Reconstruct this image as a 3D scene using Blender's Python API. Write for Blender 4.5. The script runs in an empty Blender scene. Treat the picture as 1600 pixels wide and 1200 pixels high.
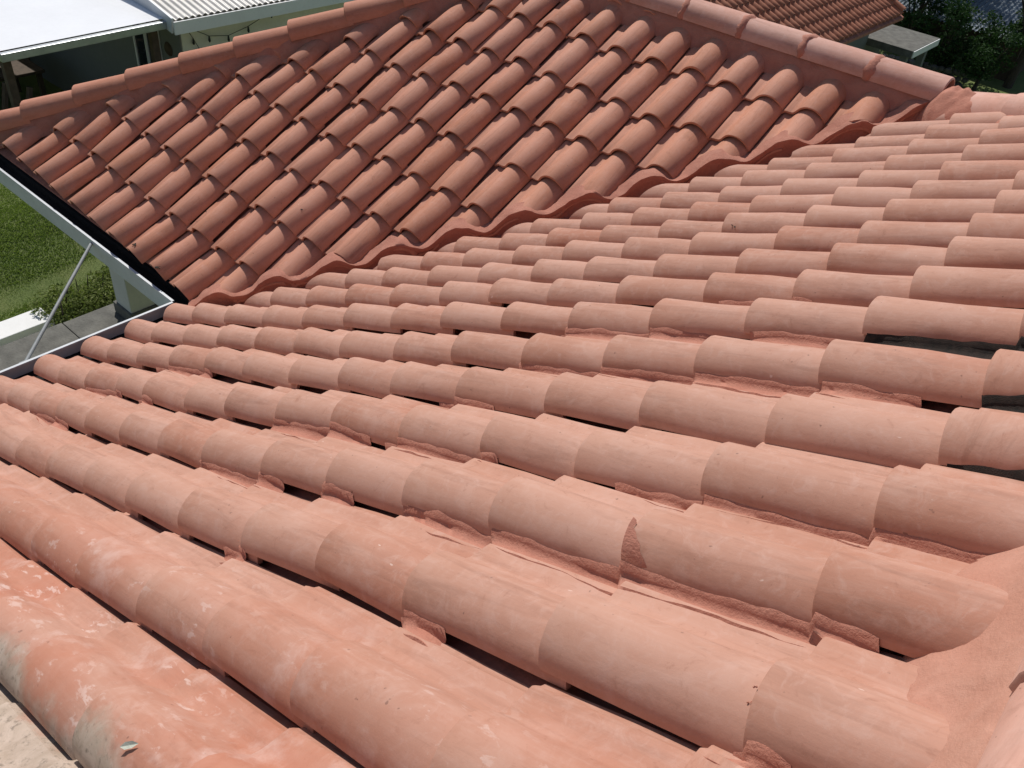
import bpy, bmesh, math, random
from mathutils import Vector, Matrix, noise
random.seed(7)
S = 0.26                      # metres: distance between two neighbouring rows of tiles
# ------------------------------------------------------------------ camera, sky, sun, exposure
scene = bpy.context.scene
col = scene.collection
CAM = Vector((15.4881, -8.6056, 11.8941)) * S
YAW, PIT, ROLL = 0.6495, -0.6806, 0.1206
f = Vector((-math.sin(YAW)*math.cos(PIT), math.cos(YAW)*math.cos(PIT), math.sin(PIT)))
rt = f.cross(Vector((0, 0, 1))).normalized(); up = rt.cross(f)
rr = rt*math.cos(ROLL) + up*math.sin(ROLL); uu = -rt*math.sin(ROLL) + up*math.cos(ROLL)
cd = bpy.data.cameras.new('camera'); cam = bpy.data.objects.new('camera', cd); col.objects.link(cam)
cam.matrix_world = Matrix(((rr.x, uu.x, -f.x, CAM.x), (rr.y, uu.y, -f.y, CAM.y), (rr.z, uu.z, -f.z, CAM.z), (0, 0, 0, 1)))
cd.sensor_width = 36; cd.lens = 1356.56/1600*36; cd.clip_start = 0.05; cd.clip_end = 2000
scene.camera = cam
SUN = Vector((-0.53, 0.36, 0.765)).normalized()
world = bpy.data.worlds.new('World'); scene.world = world; world.use_nodes = True
wn = world.node_tree; bg = wn.nodes['Background']
sky = wn.nodes.new('ShaderNodeTexSky'); sky.sky_type = 'NISHITA'; sky.sun_disc = False
sky.sun_elevation = math.asin(SUN.z); sky.sun_rotation = math.atan2(SUN.x, SUN.y)
wn.links.new(sky.outputs[0], bg.inputs[0]); bg.inputs[1].default_value = 0.085
sd = bpy.data.lights.new('sun', 'SUN'); so = bpy.data.objects.new('sun', sd); col.objects.link(so)
sd.energy = 4.4; sd.angle = math.radians(0.53); sd.color = (1.0, 0.955, 0.89)
so.rotation_euler = SUN.to_track_quat('Z', 'Y').to_euler()
vs = scene.view_settings; vs.view_transform = 'Standard'; vs.look = 'None'; vs.exposure = -0.17; vs.gamma = 1.0
try: vs.use_curve_mapping = False
except Exception: pass

# ------------------------------------------------------------------ helpers
def tag(o, label=None, cat=None, group=None, kind=None):
    if label: o['label'] = label
    if cat: o['category'] = cat
    if group: o['group'] = group
    if kind: o['kind'] = kind
    return o
def link(name, me, mat=None, parent=None):
    o = bpy.data.objects.new(name, me); col.objects.link(o)
    if mat is not None and me is not None and not me.materials: me.materials.append(mat)
    if parent is not None: o.parent = parent
    return o
def empty(name, loc=(0, 0, 0)):
    o = bpy.data.objects.new(name, None); col.objects.link(o); o.location = loc; o.empty_display_size = 0.2
    return o
def mesh(name, v, fa, smooth=None):
    me = bpy.data.meshes.new(name); me.from_pydata([tuple(p) for p in v], [], fa); me.validate(); me.update()
    if smooth is not None:
        for p in me.polygons: p.use_smooth = True
        me.set_sharp_from_angle(angle=math.radians(smooth))
    return me
class MB:
    def __init__(s): s.v = []; s.f = []
    def add(s, v, fa):
        n = len(s.v); s.v += [Vector(p) for p in v]; s.f += [tuple(i+n for i in q) for q in fa]; return s
    def box(s, a, b, m=None):
        x0, y0, z0 = a; x1, y1, z1 = b
        v = [Vector(p) for p in ((x0,y0,z0),(x1,y0,z0),(x1,y1,z0),(x0,y1,z0),(x0,y0,z1),(x1,y0,z1),(x1,y1,z1),(x0,y1,z1))]
        if m is not None: v = [m @ p for p in v]
        return s.add(v, [(3,2,1,0),(4,5,6,7),(0,1,5,4),(1,2,6,5),(2,3,7,6),(3,0,4,7)])
    def tube(s, pts, rad, n=8, cap=True):
        pts = [Vector(p) for p in pts]; rads = rad if isinstance(rad, (list, tuple)) else [rad]*len(pts)
        vs_ = []; fs = []
        for i, p in enumerate(pts):
            t = (pts[min(i+1, len(pts)-1)] - pts[max(i-1, 0)]).normalized()
            a = t.cross(Vector((0, 0, 1)) if abs(t.z) < .9 else Vector((1, 0, 0))).normalized(); b = t.cross(a)
            for k in range(n):
                w = 2*math.pi*k/n; vs_.append(p + (a*math.cos(w) + b*math.sin(w))*rads[i])
        for i in range(len(pts)-1):
            for k in range(n):
                fs.append((i*n+k, i*n+(k+1) % n, (i+1)*n+(k+1) % n, (i+1)*n+k))
        if cap: fs.append(tuple(range(n))[::-1]); fs.append(tuple((len(pts)-1)*n+k for k in range(n)))
        return s.add(vs_, fs)
    def build(s, name, mat, parent=None, smooth=None, bevel=0):
        me = mesh(name, s.v, s.f, smooth)
        if bevel:
            bm = bmesh.new(); bm.from_mesh(me)
            bmesh.ops.bevel(bm, geom=bm.edges[:], offset=bevel, segments=2, affect='EDGES', profile=.6)
            bm.to_mesh(me); bm.free()
        return link(name, me, mat, parent)
def nz(p, sc=1.0): return noise.noise(Vector(p)*sc)

# ------------------------------------------------------------------ materials
def nodes(name):
    m = bpy.data.materials.new(name); m.use_nodes = True; t = m.node_tree
    return m, t, t.nodes['Principled BSDF']
def N(t, typ, **kw):
    n = t.nodes.new(typ)
    for k, v in kw.items(): setattr(n, k, v)
    return n
def noise_node(t, vec, scale, detail=4, rough=.55, dist=0.0):
    n = N(t, 'ShaderNodeTexNoise'); n.inputs['Scale'].default_value = scale; n.inputs['Detail'].default_value = detail
    n.inputs['Roughness'].default_value = rough; n.inputs['Distortion'].default_value = dist
    t.links.new(vec, n.inputs['Vector']); return n.outputs['Fac']
def ramp(t, fac, a, b, ca=(0,0,0,1), cb=(1,1,1,1)):
    r = N(t, 'ShaderNodeValToRGB'); e = r.color_ramp.elements
    e[0].position = a; e[0].color = ca; e[1].position = b; e[1].color = cb
    t.links.new(fac, r.inputs[0]); return r.outputs[0]
def mix(t, fac, a, b, typ='MIX'):
    n = N(t, 'ShaderNodeMix', data_type='RGBA', blend_type=typ)
    for i, x in ((0, fac), (6, a), (7, b)):
        if hasattr(x, 'links'): t.links.new(x, n.inputs[i])
        elif i == 0: n.inputs[0].default_value = x
        else: n.inputs[i].default_value = (*x, 1)
    return n.outputs[2]
def math_(t, op, a, b=None):
    n = N(t, 'ShaderNodeMath', operation=op)
    for i, x in ((0, a), (1, b)):
        if x is None: continue
        if hasattr(x, 'links'): t.links.new(x, n.inputs[i])
        else: n.inputs[i].default_value = x
    return n.outputs[0]
def bump(t, bs, h, strength, dist):
    b = N(t, 'ShaderNodeBump'); b.inputs['Strength'].default_value = strength; b.inputs['Distance'].default_value = dist
    t.links.new(h, b.inputs['Height']); t.links.new(b.outputs[0], bs.inputs['Normal'])
def worldpos(t):
    return N(t, 'ShaderNodeNewGeometry').outputs['Position']
def simple(name, c, rough=.7, var=.25, scale=6, bs_=0.15, bd=.004, metal=0.0, c2=None):
    m, t, b = nodes(name); P = worldpos(t)
    n1 = noise_node(t, P, scale, 6); n2 = noise_node(t, P, scale*9, 4)
    c2 = c2 or tuple(x*(1-var) for x in c)
    cc = mix(t, ramp(t, n1, .35, .68), c, c2)
    cc = mix(t, math_(t, 'MULTIPLY', ramp(t, n2, .45, .75), .35), cc, tuple(x*(1-var) for x in c2))
    t.links.new(cc, b.inputs['Base Color']); b.inputs['Roughness'].default_value = rough; b.inputs['Metallic'].default_value = metal
    if bs_: bump(t, b, n2, bs_, bd)
    return m

def tile_material(name, cols, rough=.74, wear=True, coat=.0):
    """painted fired clay: each tile its own tone, brushed paint along the tile, chalky bloom, chipped and bare patches by the roof's open end"""
    m, t, b = nodes(name); P = worldpos(t)
    oi = N(t, 'ShaderNodeObjectInfo'); tc = N(t, 'ShaderNodeTexCoord')
    rnd = oi.outputs['Random']
    base = mix(t, ramp(t, rnd, .0, 1.0), cols[0], cols[1])
    r2 = math_(t, 'FRACT', math_(t, 'MULTIPLY', rnd, 17.31))
    base = mix(t, math_(t, 'MULTIPLY', ramp(t, r2, .62, .98), .75), base, cols[2])
    big = noise_node(t, P, 1.9, 5, .6, .4)
    base = mix(t, math_(t, 'MULTIPLY', ramp(t, big, .42, .60), .70), base, cols[3])
    mid = noise_node(t, P, 9, 6, .62, .8)
    base = mix(t, math_(t, 'MULTIPLY', ramp(t, mid, .50, .66), .42), base, cols[4])
    # brush streaks along the tile
    mp = N(t, 'ShaderNodeMapping'); t.links.new(tc.outputs['Object'], mp.inputs['Vector']); mp.inputs['Scale'].default_value = (60, 5, 30)
    ad = N(t, 'ShaderNodeVectorMath', operation='ADD'); t.links.new(mp.outputs[0], ad.inputs[0])
    cmb = N(t, 'ShaderNodeCombineXYZ'); t.links.new(math_(t, 'MULTIPLY', rnd, 91.0), cmb.inputs[0]); t.links.new(cmb.outputs[0], ad.inputs[1])
    st = noise_node(t, ad.outputs[0], 1.0, 4, .6)
    base = mix(t, math_(t, 'MULTIPLY', ramp(t, st, .50, .70), .30), base, cols[4])
    base = mix(t, math_(t, 'MULTIPLY', ramp(t, st, .22, .42, (1,1,1,1), (0,0,0,1)), .30), base, tuple(x*.72 for x in cols[0]))
    # faint dark run-off down the tile and grime blown into the low places
    ms = N(t, 'ShaderNodeMapping'); t.links.new(tc.outputs['Object'], ms.inputs['Vector']); ms.inputs['Scale'].default_value = (22, 2.4, 8)
    a2 = N(t, 'ShaderNodeVectorMath', operation='ADD'); t.links.new(ms.outputs[0], a2.inputs[0]); t.links.new(cmb.outputs[0], a2.inputs[1])
    run = noise_node(t, a2.outputs[0], 1.0, 6, .7, .6)
    base = mix(t, math_(t, 'MULTIPLY', ramp(t, run, .52, .68), .42), base, tuple(x*.62 for x in cols[0]))
    gr = noise_node(t, P, 26, 8, .72, 1.0)
    base = mix(t, math_(t, 'MULTIPLY', ramp(t, gr, .52, .66), .34), base, (cols[4][0]*1.02, cols[4][1]*1.06, cols[4][2]*1.1))
    base = mix(t, math_(t, 'MULTIPLY', ramp(t, gr, .30, .42, (1,1,1,1), (0,0,0,1)), .38), base, tuple(x*.66 for x in cols[2]))
    # dirt specks
    sp = noise_node(t, P, 62, 2, .5)
    base = mix(t, math_(t, 'MULTIPLY', ramp(t, sp, .73, .78), .55), base, (.10, .055, .04))
    # paint drips / bird marks, sparse pale ticks
    tk = N(t, 'ShaderNodeMapping'); t.links.new(P, tk.inputs['Vector']); tk.inputs['Scale'].default_value = (26, 60, 40); tk.inputs['Rotation'].default_value = (.2, .3, .6)
    tkn = noise_node(t, tk.outputs[0], 1.0, 2, .5)
    tick = math_(t, 'MULTIPLY', ramp(t, tkn, .775, .80), .6)
    base = mix(t, tick, base, (.74, .56, .48))
    rgh = math_(t, 'ADD', math_(t, 'MULTIPLY', mid, .22), rough-.10)
    if wear:
        sx = N(t, 'ShaderNodeSeparateXYZ'); t.links.new(P, sx.inputs[0])
        edge = math_(t, 'MULTIPLY', sx.outputs['Y'], -1/S)           # rows from the corner
        # scuffed rows: clay red with whitish rubs
        sc_in = ramp(t, edge, .0, 1.0)
        m1 = N(t, 'ShaderNodeMapRange'); t.links.new(edge, m1.inputs[0]); m1.inputs[1].default_value = 5.9; m1.inputs[2].default_value = 7.1
        redz = math_(t, 'MULTIPLY', m1.outputs[0], ramp(t, noise_node(t, P, 3.2, 4), .38, .6))
        base = mix(t, math_(t, 'MULTIPLY', redz, .62), base, (.47, .170, .100))
        sm = N(t, 'ShaderNodeMapping'); t.links.new(P, sm.inputs['Vector']); sm.inputs['Scale'].default_value = (15, 34, 20); sm.inputs['Rotation'].default_value = (0, .4, .9)
        sn = noise_node(t, sm.outputs[0], 1.0, 5, .62, .35)
        rub = math_(t, 'MULTIPLY', m1.outputs[0], math_(t, 'MULTIPLY', ramp(t, sn, .585, .635), ramp(t, noise_node(t, P, 4.5, 4), .40, .60)))
        haz = math_(t, 'MULTIPLY', m1.outputs[0], ramp(t, noise_node(t, P, 6.5, 7, .66), .54, .70))
        base = mix(t, math_(t, 'MULTIPLY', haz, .50), base, (.70, .52, .47))
        base = mix(t, math_(t, 'MULTIPLY', rub, .42), base, (.78, .64, .59))
        # bare, unpainted clay and cement past the painted edge
        m2 = N(t, 'ShaderNodeMapRange'); t.links.new(math_(t, 'ADD', edge, math_(t, 'MULTIPLY', math_(t, 'SUBTRACT', noise_node(t, P, 7, 6, .6), .5), 1.1)), m2.inputs[0])
        m2.inputs[1].default_value = 7.80; m2.inputs[2].default_value = 8.02
        bare = mix(t, ramp(t, noise_node(t, P, 14, 8, .7, .6), .35, .65), (.36, .275, .210), (.54, .430, .355))
        bare = mix(t, ramp(t, noise_node(t, P, 55, 5, .7), .55, .7), bare, (.22, .175, .14))
        base = mix(t, m2.outputs[0], base, bare)
    t.links.new(base, b.inputs['Base Color']); t.links.new(rgh, b.inputs['Roughness'])
    b.inputs['Specular IOR Level'].default_value = .28
    fine = noise_node(t, P, 95, 6, .65)
    h = math_(t, 'ADD', math_(t, 'MULTIPLY', fine, .35), math_(t, 'ADD', math_(t, 'MULTIPLY', st, .25), math_(t, 'MULTIPLY', mid, .7)))
    bump(t, b, h, .26, .005)
    return m
TC = [(.448, .219, .152), (.502, .268, .196), (.422, .174, .109), (.524, .289, .216), (.565, .346, .276)]
TB = [(.515, .218, .130), (.575, .262, .168), (.470, .178, .102), (.555, .258, .178), (.58, .30, .22)]
M = {}
M['tile'] = tile_material('dusty_painted_clay_tile', TC); M['tileB'] = tile_material('painted_clay_tile', TB, wear=False)
M['cap'] = tile_material('painted_ridge_cap', [(.56, .29, .22), (.60, .33, .26), (.54, .27, .20), (.63, .37, .30), (.66, .42, .35)], wear=False)
M['hipcap'] = tile_material('clay_hip_cap', [(.50, .205, .125), (.53, .225, .145), (.48, .19, .11), (.53, .23, .15), (.56, .27, .19)], wear=False)
def mortar_material(name='painted_mortar', g_=1.0):
    m, t, b = nodes(name); P = worldpos(t)
    a = noise_node(t, P, 16, 7, .65, .5); g = noise_node(t, P, 130, 4, .7); k = noise_node(t, P, 4, 3)
    if g_ == 1:
        c = mix(t, ramp(t, a, .35, .65), (.43, .170, .116), (.50, .225, .160))
        c = mix(t, math_(t, 'MULTIPLY', ramp(t, k, .45, .65), .5), c, (.46, .18, .122))
        c = mix(t, math_(t, 'MULTIPLY', ramp(t, g, .55, .75), .4), c, (.30, .11, .072))
    else:
        c = mix(t, ramp(t, a, .35, .65), (.46, .222, .158), (.53, .280, .208))
        c = mix(t, math_(t, 'MULTIPLY', ramp(t, k, .45, .65), .5), c, (.47, .205, .140))
        c = mix(t, math_(t, 'MULTIPLY', ramp(t, g, .58, .75), .25), c, (.34, .14, .095))
    t.links.new(c, b.inputs['Base Color']); b.inputs['Roughness'].default_value = .9
    bump(t, b, math_(t, 'ADD', math_(t, 'MULTIPLY', g, .6), a), .55 if g_ == 1 else .4, .009)
    return m
M['mortar'] = mortar_material(); M['palemortar'] = mortar_material('pale_painted_mortar', 2.0)
M['deck'] = simple('roof_underlay', (.50, .205, .145), .95, .4, 9, .4)
M['white_metal'] = simple('white_gutter_metal', (.60, .63, .66), .5, .14, 5, .05)
M['grey_metal'] = simple('grey_galvanised_metal', (.40, .43, .46), .38, .2, 8, .05, metal=.6)
M['dull'] = simple('dull_grey_paint', (.26, .28, .29), .6, .25, 9, .1)
M['dark'] = simple('gutter_shade_and_felt', (.008, .008, .009), 1.0, .4, 12, .3)  # near-black: gutter shade put into the colour, and the felt's own black
M['concrete'] = simple('weathered_concrete', (.17, .165, .145), .92, .45, 5, .5, .01)
M['wallpaint'] = simple('house_wall_paint', (.66, .65, .60), .85, .12, 2.5, .12)
M['cream'] = simple('cream_wall_paint', (.74, .70, .56), .85, .1, 2, .1)
M['white'] = simple('white_wall_paint', (.82, .82, .80), .8, .08, 3, .1)
M['patio_roof'] = simple('white_roof_sheet', (.93, .94, .95), .22, .05, 2, .02)
M['corr'] = simple('pale_corrugated_sheet', (.58, .56, .52), .42, .25, 3, .1)
M['bluecorr'] = simple('dull_blue_corrugated_sheet', (.17, .21, .25), .5, .3, 3, .1)
M['stone'] = simple('dark_field_stone', (.16, .15, .13), .95, .5, 6, .6, .02)
M['wood'] = simple('old_timber', (.10, .068, .045), .85, .4, 14, .3)
M['black'] = simple('black_plastic', (.012, .012, .013), .5, .3, 10, .1)
M['bark'] = simple('tree_bark', (.085, .065, .048), .95, .45, 18, .6, .01)
M['fartile'] = tile_material('weathered_neighbour_tile', [(.40, .150, .085), (.46, .19, .11), (.30, .11, .07), (.43, .175, .105), (.36, .165, .105)], .75, wear=False)
M['plaster_shade'] = simple('shade_darkened_plaster', (.19, .195, .185), .85, .1, 2, .1)  # plaster darkened, the patio's shade is put into its colour
def glass_mat():
    m, t, b = nodes('window_glass'); b.inputs['Base Color'].default_value = (.02, .025, .03, 1); b.inputs['Roughness'].default_value = .06
    P = worldpos(t); bump(t, b, noise_node(t, P, 1.5, 2), .05, .01); return m
M['glass'] = glass_mat()
def leaf_mat(name, a, b_, trans=.25):
    m, t, b = nodes(name); P = worldpos(t)
    oi = noise_node(t, P, 9, 3)
    t.links.new(mix(t, ramp(t, oi, .35, .65), a, b_), b.inputs['Base Color']); b.inputs['Roughness'].default_value = .75; b.inputs['Specular IOR Level'].default_value = .2
    b.inputs['Transmission Weight'].default_value = 0
    tr = N(t, 'ShaderNodeBsdfTranslucent'); tr.inputs[0].default_value = (a[0]*1.6, a[1]*1.7, a[2], 1)
    mx = N(t, 'ShaderNodeMixShader'); mx.inputs[0].default_value = trans
    out = t.nodes['Material Output']; t.links.new(b.outputs[0], mx.inputs[1]); t.links.new(tr.outputs[0], mx.inputs[2]); t.links.new(mx.outputs[0], out.inputs[0])
    return m
M['leaf'] = leaf_mat('dark_tree_leaves', (.022, .050, .016), (.040, .085, .025))
M['hedge'] = leaf_mat('hedge_leaves', (.13, .17, .045), (.21, .24, .08))
M['palm'] = leaf_mat('glossy_frond_leaves', (.05, .11, .04), (.08, .15, .06))
M['grassblade'] = leaf_mat('lawn_grass_blades', (.165, .235, .055), (.235, .285, .085), .25)
def lawn_mat():
    m, t, b = nodes('lawn_ground'); P = worldpos(t)
    c = mix(t, ramp(t, noise_node(t, P, 2.2, 6, .65), .35, .65), (.145, .205, .052), (.205, .24, .075))
    c = mix(t, math_(t, 'MULTIPLY', ramp(t, noise_node(t, P, 60, 4, .7), .45, .7), .6), c, (.07, .105, .028))
    t.links.new(c, b.inputs['Base Color']); b.inputs['Roughness'].default_value = .95
    bump(t, b, noise_node(t, P, 90, 4, .7), .8, .03); return m
M['lawn'] = lawn_mat()

# ------------------------------------------------------------------ the ground
p = 0.5217; cs = 1/math.sqrt(1+p*p); sn = p*cs
hA, hB, E = -0.0511, 0.0530, 1.1602          # plane offsets and horizontal exposure in row units
A0, B0 = 0.9332, 0.6006
VC = (hA-hB)/p                               # valley: y - x = VC (row units)
HIPK, RB, RA = 11.30, 11.00, 16.36
G = -2.8
def ground_z(x, y):
    t = min(1, max(0, (y-5)/9)); t = t*t*(3-2*t)
    def ss(a, b, v):
        v = min(1, max(0, (v-a)/(b-a))); return v*v*(3-2*v)
    n_ = max(0, 1-max(0, y-6)/8)                # lawn mound shaped to stay clear of the patio's shadow, then drops next door
    return G - 3.0*t + n_*(.45*ss(4.8, 6.2, -x) - 1.45*ss(7.2, 8.4, -x)) + .03*nz((x*.4, y*.4, 0))
gv = []; gf = []
xs = [-400, -150, -60] + [-30+i*.375 for i in range(161)] + [60, 150, 400]
ys = [-400, -150, -60] + [-30+i*1.5 for i in range(55)] + [70, 150, 400]
for y in ys:
    for x in xs: gv.append((x, y, ground_z(x, y)))
nx = len(xs)
for j in range(len(ys)-1):
    for i in range(nx-1): gf.append((j*nx+i, j*nx+i+1, (j+1)*nx+i+1, (j+1)*nx+i))
tag(link('lawn', mesh('lawn', gv, gf, 60), M['lawn']), 'wide mown green lawn around the houses', 'lawn', kind='structure')

# ------------------------------------------------------------------ the tiled house
house = empty('tiled_house', (0, 0, G))
HI = Matrix.Translation((0, 0, -G))          # children are given in world coordinates
def hpart(o, parent=house):
    o.parent = parent
    if parent is house: o.matrix_basis = HI @ o.matrix_basis
    return o
tag(house, 'large house with salmon painted barrel tile roof filling the view', 'house')
devA = {(1,0):(-102,-26),(1,1):(-57,-12),(1,2):(-31,-6),(1,3):(-9,-5),(1,4):(3,-5),(1,5):(3,-7),(1,6):(2,-10),(1,7):(-5,-13),(1,8):(-5,-14),(1,9):(-12,-15),(1,11):(-13,-23),(1,12):(-10,-18),(1,13):(-4,-14),(2,0):(-87,-22),(2,1):(-41,-5),(2,2):(-18,-3),(2,3):(0,0),(2,4):(8,0),(2,5):(10,-1),(2,6):(13,4),(2,7):(14,2),(2,8):(7,-2),(2,9):(4,-3),(2,11):(-9,-11),(2,13):(0,-1),(3,0):(-92,-20),(3,1):(-39,-6),(3,2):(-15,-2),(3,4):(0,-7),(3,5):(8,-3),(3,6):(18,2),(3,7):(11,-2),(3,8):(-4,-4),(3,9):(-10,-6),(3,10):(2,-5),(3,11):(-2,-2),(3,12):(-3,4),(3,13):(2,4),(4,0):(-86,-16),(4,1):(-34,-2),(4,2):(-11,4),(4,3):(-2,-3),(4,4):(-7,3),(4,5):(18,6),(4,6):(10,6),(4,7):(5,-2),(4,8):(0,-8),(4,9):(2,-5),(4,10):(3,-6),(4,11):(-6,-3),(4,12):(-6,-4),(4,13):(-5,-1),(5,1):(-28,-3),(5,2):(-12,1),(5,3):(-2,2),(5,4):(15,8),(5,5):(20,10),(5,6):(17,7),(5,7):(12,9),(5,8):(14,3),(5,9):(3,-2),(5,10):(-4,-10),(5,11):(-14,-7),(5,12):(-8,-2),(5,13):(-2,-3),(6,4):(11,11),(6,5):(14,11),(6,6):(16,8),(6,7):(24,9),(6,8):(22,9),(6,10):(6,-3),(6,11):(-5,-1),(6,12):(-1,0),(6,13):(8,-2),(7,7):(15,11),(7,8):(13,10),(7,9):(20,8),(7,10):(12,5),(7,11):(6,6),(8,10):(16,7)}
devB = {(-6,7):(9,-13),(-6,8):(35,-15),(-5,7):(19,-14),(-5,8):(28,-16),(-4,7):(17,-17),(-4,8):(23,-19),(-3,5):(4,-13),(-3,6):(13,-12),(-3,7):(15,-16),(-3,8):(29,-25),(-2,3):(-4,2),(-2,5):(9,-7),(-2,6):(14,-12),(-2,7):(21,-19),(-2,8):(25,-26),(-1,2):(-12,6),(-1,3):(-7,4),(-1,4):(3,2),(-1,5):(6,-8),(-1,6):(11,-15),(-1,7):(11,-20),(-1,8):(19,-26),(0,1):(-15,17),(0,2):(-11,9),(0,3):(-3,10),(0,4):(-2,0),(0,5):(1,-2),(0,6):(3,-14),(0,7):(8,-14),(0,8):(10,-17),(1,0):(-16,16),(1,1):(-18,25),(1,2):(-9,16),(1,3):(-10,8),(1,4):(-10,6),(1,5):(-13,1),(1,6):(-4,-13),(1,7):(-1,-14),(1,8):(-1,-17),(2,0):(-9,8),(2,1):(-15,23),(2,2):(-11,14),(2,3):(-5,7),(2,4):(-6,-3),(2,5):(-5,-8),(2,6):(0,-19),(3,0):(-12,10),(3,1):(-14,22),(3,2):(-8,13),(3,3):(-7,4),(3,4):(-5,-8),(3,5):(3,-16),(4,0):(-10,16),(4,1):(-11,20),(4,2):(-7,9),(4,3):(0,-2),(4,4):(1,-7),(5,0):(-7,14),(5,1):(-6,20),(5,2):(-4,11),(5,3):(4,2),(5,4):(19,-13),(6,0):(-6,15),(6,1):(-4,16),(6,2):(-1,12),(6,3):(8,3),(7,0):(-3,10),(7,1):(-1,18),(7,2):(6,1),(7,3):(11,0),(8,0):(1,15),(8,1):(0,18),(8,2):(9,-3),(9,0):(2,16),(9,1):(-4,17),(10,0):(6,11)}
# ---- one roof tile: flat pan on the left, barrel roll on the right (row units, lower end at v = 0)
PROFB = [(-.165,-.080),(-.11,-.066),(-.075,-.030),(-.05,-.004),(.0,.002),(.08,-.002),(.135,.006),(.17,.032),(.205,.080),(.25,.141),(.305,.200),(.375,.250),(.45,.281),(.53,.292),(.61,.284),(.69,.257),(.76,.214),(.82,.160),(.862,.105),(.888,.050),(.900,-.005)]
PROF = [(-.165,-.080),(-.12,-.066),(-.085,-.030),(-.06,-.004),(.0,.002),(.10,-.002),(.165,.006),(.21,.028),(.25,.074),(.30,.138),(.36,.198),(.43,.243),(.50,.268),(.56,.273),(.62,.266),(.69,.244),(.75,.207),(.80,.161),(.84,.106),(.862,.055),(.874,-.005)]
TH = .048; TL = 1.53
def Hprof(u, PR=PROF):
    if u <= -.165: return PR[0][1]
    for (a, b), (c, d) in zip(PR, PR[1:]):
        if u <= c: return b + (d-b)*(u-a)/(c-a)
    return -.02
def TP(v): return 1-.13*v/TL      # the roll tapers up the slope
def tile_mesh(wob, mat='tile', PR=PROF):
    n = len(PR); pr = [Vector((u, 0, h)) for u, h in PR]; inn = []
    for i in range(n):
        a = pr[max(i-1, 0)]; b = pr[min(i+1, n-1)]; t = (b-a).normalized()
        inn.append(pr[i] - Vector((-t.z, 0, t.x))*TH)
    V = []; F = []
    rings = [(0.0, .35), (.010, 1.0), (TL*.5, 1.0), (TL, 1.0)]       # eased lower edge
    for k, (v, o) in enumerate(rings):
        for i in range(n):
            q = inn[i] + (pr[i]-inn[i])*(o if k == 0 else 1)
            if k == 0: q = inn[i] + (pr[i]-inn[i])*.86
            bow = wob*(.012*math.sin(v*2.1+i*.31) + .006*math.sin(i*1.3+v*4))
            V.append(Vector((q.x + wob*.006*math.sin(v*3+1), v, q.z*TP(v) + bow))*S)
    for v in (0, TL):
        for i in range(n): V.append(Vector((inn[i].x, v, inn[i].z*TP(v)))*S)
    R = len(rings)
    for k in range(R-1):
        for i in range(n-1): F.append((k*n+i, k*n+i+1, (k+1)*n+i+1, (k+1)*n+i))
    a, b = R*n, (R+1)*n
    for i in range(n-1):
        F.append((a+i, b+i, b+i+1, a+i+1)); F.append((i, a+i, a+i+1, i+1)); F.append(((R-1)*n+i, (R-1)*n+i+1, b+i+1, b+i))
    for i, flip in ((0, 0), (n-1, 1)):
        lst = [a+i] + [k*n+i for k in range(R)] + [b+i]
        F.append(tuple(lst if not flip else lst[::-1]))
    me = mesh('roof_tile', V, F, 38); me.materials.append(M[mat]); return me
TILES = [tile_mesh(w) for w in (0, 1, -1, .6)]; TILESB = [tile_mesh(w, 'tileB', PROFB) for w in (0, 1, -1, .6)]
def cut_mesh(me, mw, planes):
    """planes: (point, normal) in world metres, the side the normal points to is kept; None when nothing is left"""
    need = []
    pts = [mw @ v.co for v in me.vertices]
    for c, nrm in planes:
        d = [(q-c).dot(nrm) for q in pts]
        if max(d) <= .004: return None
        if min(d) < 0: need.append((c, nrm))
    if not need: return me
    bm = bmesh.new(); bm.from_mesh(me); bm.transform(mw)
    for c, nrm in need:
        r = bmesh.ops.bisect_plane(bm, geom=bm.verts[:]+bm.edges[:]+bm.faces[:], plane_co=c, plane_no=nrm, clear_inner=True)
        ed = [e for e in r['geom_cut'] if isinstance(e, bmesh.types.BMEdge)]
        if ed:
            try: bmesh.ops.contextual_create(bm, geom=ed)
            except Exception: pass
    if len(bm.faces) < 4: bm.free(); return None
    bm.transform(mw.inverted()); m2 = bpy.data.meshes.new('cut_tile'); bm.to_mesh(m2); bm.free()
    m2.materials.append(me.materials[0]); m2.set_sharp_from_angle(angle=math.radians(38)); return m2
def frame(o, u, v, n):
    return Matrix(((u.x, v.x, n.x, o.x), (u.y, v.y, n.y, o.y), (u.z, v.z, n.z, o.z), (0, 0, 0, 1)))
XT = RB - VC
def pl(x, y, nx_, ny_):
    return (Vector((x*S, y*S, 0)), Vector((nx_, ny_, 0)).normalized())
VA, VB = VC-.86, VC+.12
planesA_v = [pl(0, VA, 1, -1)]
import numpy as np
def quad(dev, k):                                  # smooth drift of the measured laying errors, for the tiles between
    K = list(dev); X = np.array([[1, r, c, r*r, r*c, c*c] for r, c in K], float); Yv = np.array([dev[q][k]/100 for q in K])
    w = np.linalg.lstsq(X, Yv, rcond=None)[0]
    return lambda r, c: float(np.dot(w, [1, r, c, r*r, r*c, c*c]))
devAi = {k: v for k, v in devA.items() if k[1] > 0}
qAv, qAu, qBv, qBu = quad(devAi, 0), quad(devAi, 1), quad(devB, 0), quad(devB, 1)
def avg(L, d): return sum(L)/len(L) if L else d
cA = {c: avg([devA[(r, c)][0]/100 for r in (1, 2, 3) if (r, c) in devA], 0) for c in range(0, 14)}
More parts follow.
